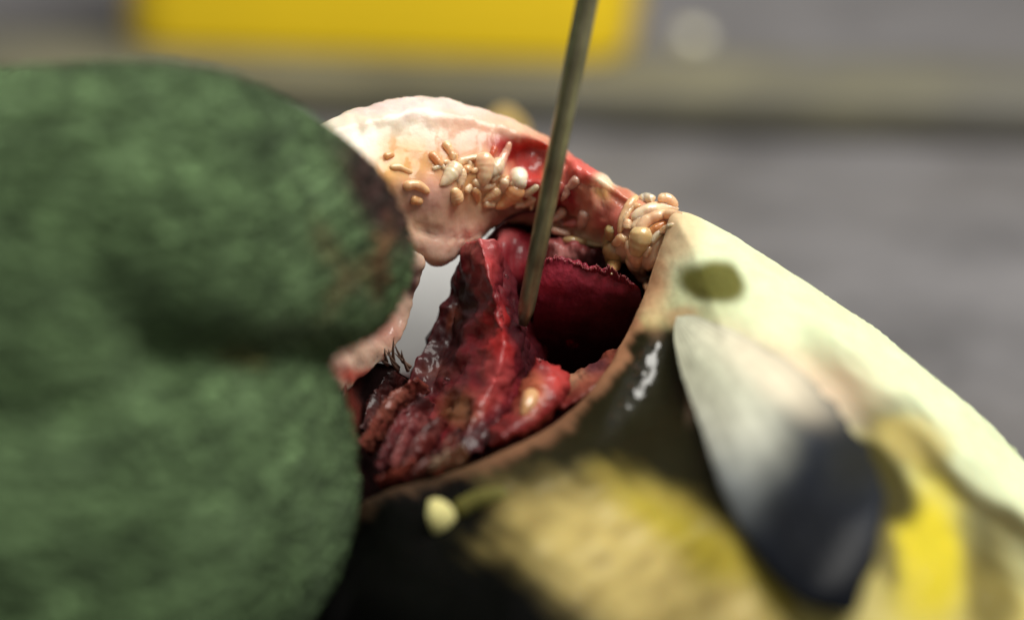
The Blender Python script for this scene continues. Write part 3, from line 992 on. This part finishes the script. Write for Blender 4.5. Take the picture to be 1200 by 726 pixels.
def surf(px, py):
    p = W(px, py, np.array(100.0))
    dirv = Vector(p - EYE).normalized()
    h = BVH.ray_cast(Vector(EYE), dirv)
    if h[0] is None:
        return 302.0
    return float((np.array(h[0]) - EYE) @ FWD)


PXMM = 90.0 / 1200.0


def worm(name, pts, r, rgb, shape='worm', lift=0.12, label=None, group=None, m=None, ring=0.03):
    """a parasite lying along pixel points on the flesh: tapered, slightly ringed body"""
    P = spline(pts, 22) if len(pts) > 1 else None
    s = np.linspace(0, 1, 22)
    r = r * (1.32 if shape == 'bead' else 1.22)
    rm = r * PXMM
    if shape == 'bead':
        if P is None:
            x, y = pts[0]
            a = rnd.uniform(0, 6.28)
            a = rnd.gauss(1.9, .5)
            lo = rnd.uniform(2.6, 3.7)
            P = np.stack([x + np.cos(a) * r * (s - .5) * lo + .25 * r * np.sin(s * 3), y + np.sin(a) * r * (s - .5) * lo], 1)
        prof = np.sqrt(np.clip(1 - (2 * s ** .8 - 1) ** 2, 0, 1)) * (1.05 - .45 * s)
    elif shape == 'tear':
        prof = np.sqrt(np.clip(s, 0, 1)) ** .9 * np.sqrt(np.clip(1 - s ** 3, 0, 1)) * 1.1
    else:
        prof = (np.clip(1 - np.abs(2 * s - 1) ** 5, 0, 1)) ** .5 * (1 - .28 * s)
    prof = np.maximum(prof, .04)
    d = np.array([surf(x, y) for x, y in P])
    d = np.minimum(d, 306)
    k = np.ones(7) / 7
    d = np.convolve(np.pad(d, 3, mode='edge'), k, mode='valid')
    d = d - rm * lift
    path = W(P[:, 0], P[:, 1], d)
    v, f = tube(path, rm * prof * (1 + ring * np.sin(s * 40)), 14)
    v = v + 0.10 * np.stack([fbm(v * 1.3), fbm(v * 1.3 + 9), fbm(v * 1.3 + 21)], 1)
    base = np.asarray(rgb)
    c = base * (1 + .22 * fbm(v * 1.6))[:, None]
    tipm = np.repeat(sstep(.75, 1, s), 14)[:, None]
    c = c + (0 if m is not None else 1) * (lin(230, 146, 96) - c) * np.clip(tipm * .25 + .22 * sstep(.1, .8, fbm(v * .9 + 3))[:, None], 0, 1)
    o = make(name, v, f, m or M_PARA, None, c)
    return o


CREAM, PEACH, AMBER, HONEY, CLEAR, PINKW = lin(252, 218, 184), lin(250, 200, 160), lin(246, 178, 124), lin(248, 194, 146), lin(242, 200, 166), lin(244, 178, 154)
G1 = 'parasites clustered on the inside of the gill cover'
G2 = 'parasites clustered at the corner of the gill opening'
G3 = 'tiny clear beads of the parasites under the red patch'
PAR = [
    ([(519, 166), (527, 176), (532, 190)], 4.5, HONEY, 'worm', 'slim tan worm slanting down to the pale egg bead on the gill cover', G1),
    ([(504, 178), (511, 186), (518, 196)], 5, AMBER, 'worm', 'amber worm lying half sunk in the peach flesh beside the tan worm', G1),
    ([(526, 204)], 8.5, CREAM, 'bead', 'cream oval egg sac in the middle of the gill cover cluster', G1),
    ([(539, 209)], 5.5, PEACH, 'bead', 'small peach egg sac touching the right of the cream oval sac', G1),
    ([(530, 220), (534, 228), (536, 240)], 9, HONEY, 'tear', 'honey coloured sac with pointed lower tip under the cream sac', G1),
    ([(535, 192), (548, 186), (564, 183)], 4, PEACH, 'worm', 'short glossy worm lying level above the round peach sacs', G1),
    ([(564, 200)], 10.5, PEACH, 'bead', 'largest round peach sac on the gill cover left of the upright worm', G1),
    ([(577, 198)], 7.5, CREAM, 'bead', 'pale round sac pressed between the largest peach sac and upright worm', G1),
    ([(554, 211), (566, 219), (581, 216)], 4.5, PEACH, 'worm', 'curved peach worm hugging the underside of the largest round sac', G1),
    ([(583, 206), (588, 186), (598, 166)], 6, PINKW, 'worm', 'upright pink worm with pointed top standing against the red patch', G1),
    ([(581, 171), (576, 184)], 3.5, lin(200, 96, 64), 'worm', 'small reddish worm just left of the upright pink worm', G1),
    ([(607, 200), (608, 210), (612, 222)], 9.5, lin(246, 232, 206), 'bead', 'whitish glossy sac standing out on the red patch by the probe', G1),
    ([(586, 219)], 5.5, CLEAR, 'bead', 'small clear bead under the foot of the upright pink worm', G1),
    ([(594, 231)], 10.5, AMBER, 'bead', 'large amber sac at the bottom of the gill cover cluster', G1),
    ([(574, 228)], 6.5, HONEY, 'bead', 'honey bead directly left of the large amber sac', G1),
    ([(612, 229), (622, 224), (632, 217)], 4.5, CREAM, 'worm', 'cream worm pointing to the probe just below the whitish sac', G1),
    ([(602, 241), (614, 239), (628, 232)], 4.5, PEACH, 'worm', 'lowest pale worm reaching from the amber sac to the probe', G1),
    ([(557, 228)], 5, AMBER, 'bead', 'dull orange bead below the curved peach worm', G1),
    ([(456, 196), (468, 196), (484, 203)], 3.5, HONEY, 'worm', 'thin upper worm at the left edge beside the gloved fingertip', G1),
    ([(472, 220), (486, 216), (504, 226)], 5.5, HONEY, 'worm', 'arched tan worm lying beside the dark edge of the gloved fingertip', G1),
    ([(481, 233), (496, 237)], 5, AMBER, 'worm', 'short amber worm tucked under the arched tan worm', G1),
    ([(450, 184), (462, 180)], 4, AMBER, 'worm', 'orange stub of a worm nearest the upper edge of the fingertip', G1),
    ([(545, 200), (552, 194)], 5, HONEY, 'bead', 'honey bead filling the gap left of the largest peach sac', G1),
    ([(566, 238), (580, 240)], 5, PEACH, 'worm', 'short peach worm lying below the honey bead', G1),
    ([(545, 226), (552, 216)], 4.5, PEACH, 'worm', 'tiny upright worm right of the pointed honey sac', G1),
    ([(599, 219), (606, 226)], 5, CREAM, 'bead', 'small cream bead under the whitish glossy sac', G1),
    ([(747, 229), (733, 249), (725, 274)], 5, HONEY, 'worm', 'long curved worm standing against the pink flesh of the corner', G2),
    ([(752, 235), (769, 231)], 6.5, CREAM, 'bead', 'pale oval sac topping the cluster in the corner of the opening', G2),
    ([(771, 233), (783, 233), (794, 243)], 5.5, PEACH, 'worm', 'rounded worm end peeping over the top of the belly edge', G2),
    ([(740, 258), (760, 246), (796, 244)], 6.5, CREAM, 'worm', 'upper of two long worms bending over onto the pale belly', G2),
    ([(746, 278), (756, 260), (776, 252), (800, 251)], 6.5, PEACH, 'worm', 'lower of two long worms bending over onto the pale belly', G2),
    ([(757, 280), (767, 268), (782, 260)], 4.5, lin(206, 136, 80), 'worm', 'brownish orange worm along the edge of the pale belly', G2),
    ([(729, 262), (738, 246), (752, 240)], 4.2, HONEY, 'worm', 'slim worm curling inside the long curved worm', G2),
    ([(750, 246), (768, 240), (786, 239)], 4.2, PEACH, 'worm', 'thin worm squeezed between the pale oval sac and the long worms', G2),
    ([(740, 270), (750, 256), (762, 252)], 4.2, PEACH, 'worm', 'short curved worm filling the inside of the two long worms', G2),
    ([(762, 284), (774, 272), (790, 262)], 4.2, CREAM, 'worm', 'pale worm half buried along the front of the belly edge', G2),
    ([(728, 288), (734, 276)], 4.5, HONEY, 'worm', 'short honey worm behind the small honey bead', G2),
    ([(756, 300), (762, 288)], 4.5, PEACH, 'worm', 'short peach worm right of the large honey sac', G2),
    ([(712, 278)], 7.5, lin(190, 164, 110), 'bead', 'olive translucent bead at the end of the thin stalk', G2),
    ([(716, 299)], 11.5, lin(196, 164, 108), 'bead', 'biggest olive bead hanging over the dark cavity at the corner', G2),
    ([(744, 286)], 12, lin(220, 190, 136), 'bead', 'large honey sac in the middle of the corner cluster', G2),
    ([(742, 300)], 9, PEACH, 'bead', 'peach sac pressed under the large honey sac', G2),
    ([(735, 268), (737, 256)], 6, PEACH, 'worm', 'stubby peach worm behind the long curved worm', G2),
    ([(744, 315)], 7.5, PEACH, 'bead', 'lower peach bead where the cluster meets the dark cavity', G2),
    ([(754, 326)], 6.5, lin(226, 176, 136), 'bead', 'lowest peach bead sitting on the rim of the gill opening', G2),
    ([(658, 280), (680, 283), (707, 288)], 4.2, lin(198, 172, 124), 'worm', 'thin olive stalk crossing the top of the plum gill flap', G2),
    ([(724, 282)], 6, HONEY, 'bead', 'small honey bead between the olive beads and the large sac', G2),
    ([(670, 215)], 5.5, lin(224, 170, 150), 'bead', 'topmost tiny clear bead on the red flesh right of the probe', G3),
    ([(662, 226)], 4.5, lin(224, 170, 150), 'bead', 'tiny bead nestled below the topmost clear bead by the probe', G3),
    ([(681, 259)], 6.5, lin(224, 176, 156), 'bead', 'clear bead at the foot of the red flesh above the plum flap', G3),
    ([(668, 262)], 4.5, lin(214, 120, 110), 'bead', 'tiny reddish bead left of the clear bead above the plum flap', G3),
    ([(653, 252)], 5, lin(224, 176, 150), 'bead', 'tiny peach bead touching the right side of the probe', G3),
    ([(645, 268), (656, 272), (668, 275)], 4, lin(224, 176, 150), 'worm', 'little peach worm just right of the probe above the stalk', G3),
]
for i in range(16):
    t = (i + rnd.random()) / 16
    x = 510 + t * 118 + rnd.uniform(-5, 5)
    y = 196 + 34 * t + rnd.uniform(-13, 12)
    a = rnd.uniform(-.9, 1.4)
    L_ = rnd.uniform(6, 11)
    b = rnd.choice([-6, -4.5, 4.5, 6])
    PAR.append(([(x - math.cos(a) * L_, y - math.sin(a) * L_), (x + b, y - b), (x + math.cos(a) * L_, y + math.sin(a) * L_)], rnd.uniform(2.6, 3.9),
                (CREAM, PEACH, AMBER, HONEY)[i % 4], 'worm', ('thin short worm near the cream oval sac, among the packed parasites', 'thin short worm around the largest peach sac, among the packed parasites',
                  'thin short worm around the amber sac, among the packed parasites', 'thin short worm close to the probe, among the packed parasites')[i // 4], 'thin worms packed between the sacs'))
for pts, r, rgb, shp, label, grp in PAR:
    o = worm('parasite' if shp == 'worm' else 'egg_sac', pts, r, rgb, shp)
    tag(o, label, 'parasite' if shp == 'worm' else 'egg sac', grp)

# pale larva lower down on the dark skin, with olive tail
lv = empty('larva')
tag(lv, 'pale yellow blob with olive tail stuck on the black skin below the gills', 'larva')
h_ = worm('head', [(505, 609), (534, 602)], 19, lin(214, 206, 140), 'bead', lift=.2, m=M_SKIN)
h_.parent = lv
t_ = worm('tail', [(532, 602), (560, 588), (596, 578)], 12, lin(104, 100, 52), 'worm', lift=.1, m=M_SKIN)
t_.parent = lv
o = worm('egg_sac', [(617, 472)], 8, lin(214, 168, 120), 'bead')
tag(o, 'yellowish pink sac lodged in the red swelling near the rim', 'egg sac')


# water drops that catch the lamp
def drop(px, py, r, label):
    d = surf(px, py)
    c = W(px, py, np.array(d))
    bm = bmesh.new()
    bmesh.ops.create_icosphere(bm, subdivisions=3, radius=1.0)
    for v in bm.verts:
        q = np.array(v.co)
        q = q * (1 + .12 * math.sin(3 * q[0] + px))
        v.co = Vector((c + q * np.array([r, r * .8, r]) * PXMM) * MM)
    me = bpy.data.meshes.new('water_drop')
    bm.to_mesh(me)
    bm.free()
    me.shade_smooth()
    me.materials.append(M_DROP)
    o = bpy.data.objects.new('water_drop', me)
    COL.objects.link(o)
    tag(o, label, 'drop', 'water drops on the fish')


for a in [
          (593, 325, 3.5, 'tiny bright drop on the red gill left of the probe'), (615, 384, 3.5, 'tiny bright drop at the tip of the probe'),
          (525, 446, 5, 'small bright drop on the dark gill fold at the left')]:
    drop(*a)

# ------------------------------------------------------------------ probe
p_tip, p_top = W(613, 380, np.array(298.5)), W(696, -40, np.array(285.0))
dirp = (p_top - p_tip) / np.linalg.norm(p_top - p_tip)
L_ = np.linalg.norm(p_top - p_tip) + 55
s = np.linspace(0, 1, 60)
path = p_tip + dirp * (s * L_)[:, None]
rad = np.interp(s, [0, .015, .06, .45, 1], [.40, .72, .78, 1.02, 1.15]) + 0.012 * np.sin(s * 90)
v, f = tube(path, rad, 24)
pc = np.broadcast_to(np.array([0.34, 0.32, 0.20]), v.shape).copy()
pk = np.repeat(1 - sstep(.05, .35, s), 24) * sstep(-.1, .5, fbm(v * .9)) * .75
pc += (lin(70, 34, 26) - pc) * pk[:, None]
pk = sstep(.2, .6, fbm(v * np.array([1.2, 1.2, .35]) + 40)) * .7
pc += (lin(52, 46, 34) - pc) * pk[:, None]
o = make('metal_probe', v, f, M_STEEL, None, pc)
tag(o, 'thin olive steel probe poked down into the red gills', 'probe')

# ------------------------------------------------------------------ gloved hand
hand_parts = []


def hand_blob(A, B, front, back, ends, flat=.9):
    a = pillow('tmp', A, B, M_GLOVE, None, nu=60, nth=40, front=front, back=back, flat=flat, ends=ends, rest=False)
    hand_parts.append(a)


# index finger, pressing the gill cover
hand_blob([(-420, 60, 268), (-150, 70, 264), (0, 84, 262), (120, 74, 264), (210, 76, 267), (300, 100, 272), (380, 148, 278), (440, 200, 283), (478, 262, 287), (486, 300, 288)],
          [(-420, 470, 268), (-150, 430, 262), (0, 405, 260), (120, 408, 260), (210, 412, 262), (300, 416, 267), (370, 414, 274), (430, 398, 281), (470, 352, 286), (486, 305, 288)],
          lambda u: 11 - 3.5 * sstep(.6, 1, u), lambda u: 10 - 3 * sstep(.6, 1, u), (.05, .10))
# thumb, on the near side
hand_blob([(-420, 430, 262), (-150, 400, 258), (0, 385, 258), (150, 396, 262), (270, 402, 268), (350, 412, 274), (392, 440, 280), (411, 500, 284), (419, 570, 285), (418, 590, 285)],
          [(-420, 900, 258), (-150, 900, 254), (0, 890, 254), (150, 860, 258), (270, 810, 264), (340, 750, 270), (385, 690, 276), (405, 640, 281), (416, 605, 284), (418, 594, 285)],
          lambda u: 11 - 3.5 * sstep(.6, 1, u), lambda u: 9 - 3 * sstep(.6, 1, u), (.05, .10))


def capsule(pts, rads):
    P = spline([tuple(p) for p in pts], 24)
    # spline resamples on xy; use a plain interpolation for safety
    s = np.linspace(0, 1, len(pts))
    t = np.linspace(0, 1, 30)
    Q = np.stack([np.interp(t, s, [p[k] for p in pts]) for k in range(3)], 1)
    k = np.ones(7) / 7
    Q = np.stack([np.convolve(np.pad(Q[:, c], 3, mode='edge'), k, mode='valid') for c in range(3)], 1)
    r = np.interp(t, s, rads) * np.sqrt(np.clip(1 - np.clip(np.abs(2 * t - 1) * 1.0, 0, 1) ** 12, 0.02, 1))
    v, f = tube(Q, r, 20)
    hand_parts.append(make('tmp', v, f, M_GLOVE))


# the knuckle fold of the finger behind the thumb, at the left edge
W1 = lambda x, y, d: W(x, y, np.array(float(d)))
capsule([W1(-220, 240, 262), W1(-60, 300, 259), W1(10, 380, 257.5), W1(0, 500, 257)], [9, 10, 10.5, 10])
# middle, ring and little finger curled behind the index finger
capsule([W1(-420, 230, 290), W1(-100, 205, 287), W1(150, 215, 289), W1(330, 260, 296)], [10.5, 9.5, 8.6, 6.5])
capsule([W1(-420, 260, 308), W1(-120, 250, 306), W1(100, 280, 308), W1(230, 320, 312)], [10, 9.0, 8.0, 6.5])
capsule([W1(-420, 310, 324), W1(-160, 310, 322), W1(20, 330, 324), W1(120, 350, 326)], [9, 8, 7, 6])
# palm and wrist
capsule([W1(-250, 420, 285), W1(-500, 420, 288), W1(-750, 440, 290), W1(-1000, 460, 292), W1(-1500, 500, 296)], [22, 27, 27, 22, 22])
capsule([W1(-250, 320, 310), W1(-500, 330, 312), W1(-750, 380, 306), W1(-950, 420, 300)], [14, 18, 18, 14])
for o in hand_parts:
    o.select_set(True)
jb = bmesh.new()
for o in hand_parts:
    jb.from_mesh(o.data)
jm = bpy.data.meshes.new('hand_join')
jb.to_mesh(jm)
jb.free()
for o in hand_parts:
    m_ = o.data
    bpy.data.objects.remove(o)
    bpy.data.meshes.remove(m_)
jo = bpy.data.objects.new('hand_join', jm)
COL.objects.link(jo)
rm_ = jo.modifiers.new('r', 'REMESH')
rm_.mode = 'VOXEL'
rm_.voxel_size = 0.0009
sm_ = jo.modifiers.new('s', 'SMOOTH')
sm_.factor = 0.5
sm_.iterations = 8
dg = bpy.context.evaluated_depsgraph_get()
em = bpy.data.meshes.new_from_object(jo.evaluated_get(dg))
n = len(em.vertices)
hv = np.zeros(n * 3)
em.vertices.foreach_get('co', hv)
hv = hv.reshape(-1, 3) / MM
hf = [tuple(p.vertices) for p in em.polygons]
bpy.data.objects.remove(jo)
bpy.data.meshes.remove(jm)
bpy.data.meshes.remove(em)
hx, hy, hd = UNW(hv)
gb = lin(94, 118, 79)
gn = fbm(hv * np.array([.10, .16, .40]) + 5, 4)
gn2 = fbm(hv * np.array([.30, .45, .9]) + 2, 3)
gc = gb * ((1 + .50 * gn + .35 * gn2) * (1 + .42 * fbm(hv * np.array([.07, .1, .85]) + 9)))[:, None]
# grime and blood soaked into the fingertip, plus shade painted into the knit
def stain_shade(cx, cy, rx, ry, deg, rgb, k):
    global gc
    t = math.radians(deg)
    w = 14 * fbm(hv * .3)
    dx, dy = hx - cx + w, hy - cy + w
    x = (dx * math.cos(t) + dy * math.sin(t)) / rx
    y = (-dx * math.sin(t) + dy * math.cos(t)) / ry
    m_ = (1 - sstep(.5, 1.4, np.hypot(x, y))) * k
    gc = gc + (np.asarray(rgb) - gc) * m_[:, None]


stain_shade(442, 226, 84, 34, 60, lin(56, 26, 26), 1.0)  # shade along the fingertip edge, painted in as dark brown
stain_shade(445, 300, 50, 12, 100, lin(112, 70, 46), .8)
stain_shade(385, 290, 40, 14, 60, lin(104, 84, 52), .5)
stain_shade(410, 330, 60, 14, 130, lin(110, 78, 50), .5)
stain_shade(285, 418, 30, 16, 0, lin(110, 90, 40), .5)
stain_shade(310, 395, 120, 22, 0, lin(52, 56, 30), .5)  # shade of the crease under the index finger, painted in
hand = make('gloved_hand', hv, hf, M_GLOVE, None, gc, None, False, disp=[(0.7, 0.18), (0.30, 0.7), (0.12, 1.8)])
tag(hand, 'hand in a green knitted glove holding the gill cover open', 'hand')

# loose wool fibres standing off the knit
rg = np.random.default_rng(5)
vis = np.array([i for i, f in enumerate(hf) if (hd[f[0]] < 296) and (-120 < hx[f[0]] < 520)])
pick = rg.choice(vis, 26000)
fa = np.array([hf[i][:4] if len(hf[i]) >= 4 else (hf[i] + hf[i][-1:])[:4] for i in pick])
c0 = hv[fa].mean(1)
e1 = hv[fa[:, 1]] - hv[fa[:, 0]]
e2 = hv[fa[:, 2]] - hv[fa[:, 0]]
nn = np.cross(e1, e2)
nn /= np.linalg.norm(nn, axis=1)[:, None] + 1e-9
out_ = np.sign((nn * (EYE - c0)).sum(1))[:, None]
nn = nn * np.where(out_ == 0, 1, out_)
rv = rg.normal(size=c0.shape) * .8 + np.array([1.6, 0, -.25])
tv = rv - nn * (rv * nn).sum(1)[:, None]
tv /= np.linalg.norm(tv, axis=1)[:, None]
sd = np.cross(nn, tv)
ln = rg.uniform(.8, 3.2, len(c0))[:, None]
wd = rg.uniform(.06, .15, len(c0))[:, None]
b_ = c0 - tv * ln * .5 - nn * .1
m_ = c0 + nn * rg.uniform(.15, .5, len(c0))[:, None]
t_ = c0 + tv * ln * .5 + nn * rg.uniform(-.1, .55, len(c0))[:, None]
fv = np.stack([b_ - sd * wd, b_ + sd * wd, m_ - sd * wd, m_ + sd * wd, t_], 1).reshape(-1, 3)
fF = []
for i in range(len(c0)):
    k = 5 * i
    fF += [(k, k + 1, k + 3, k + 2), (k + 2, k + 3, k + 4)]
fc = np.repeat(gc[fa[:, 0]] * rg.choice([.55, .8, 1.1, 1.7, 2.1], len(c0))[:, None], 5, 0)
o = make('wool_fibre', fv, fF, M_GLOVE, hand, fc)
o['kind'] = 'stuff'
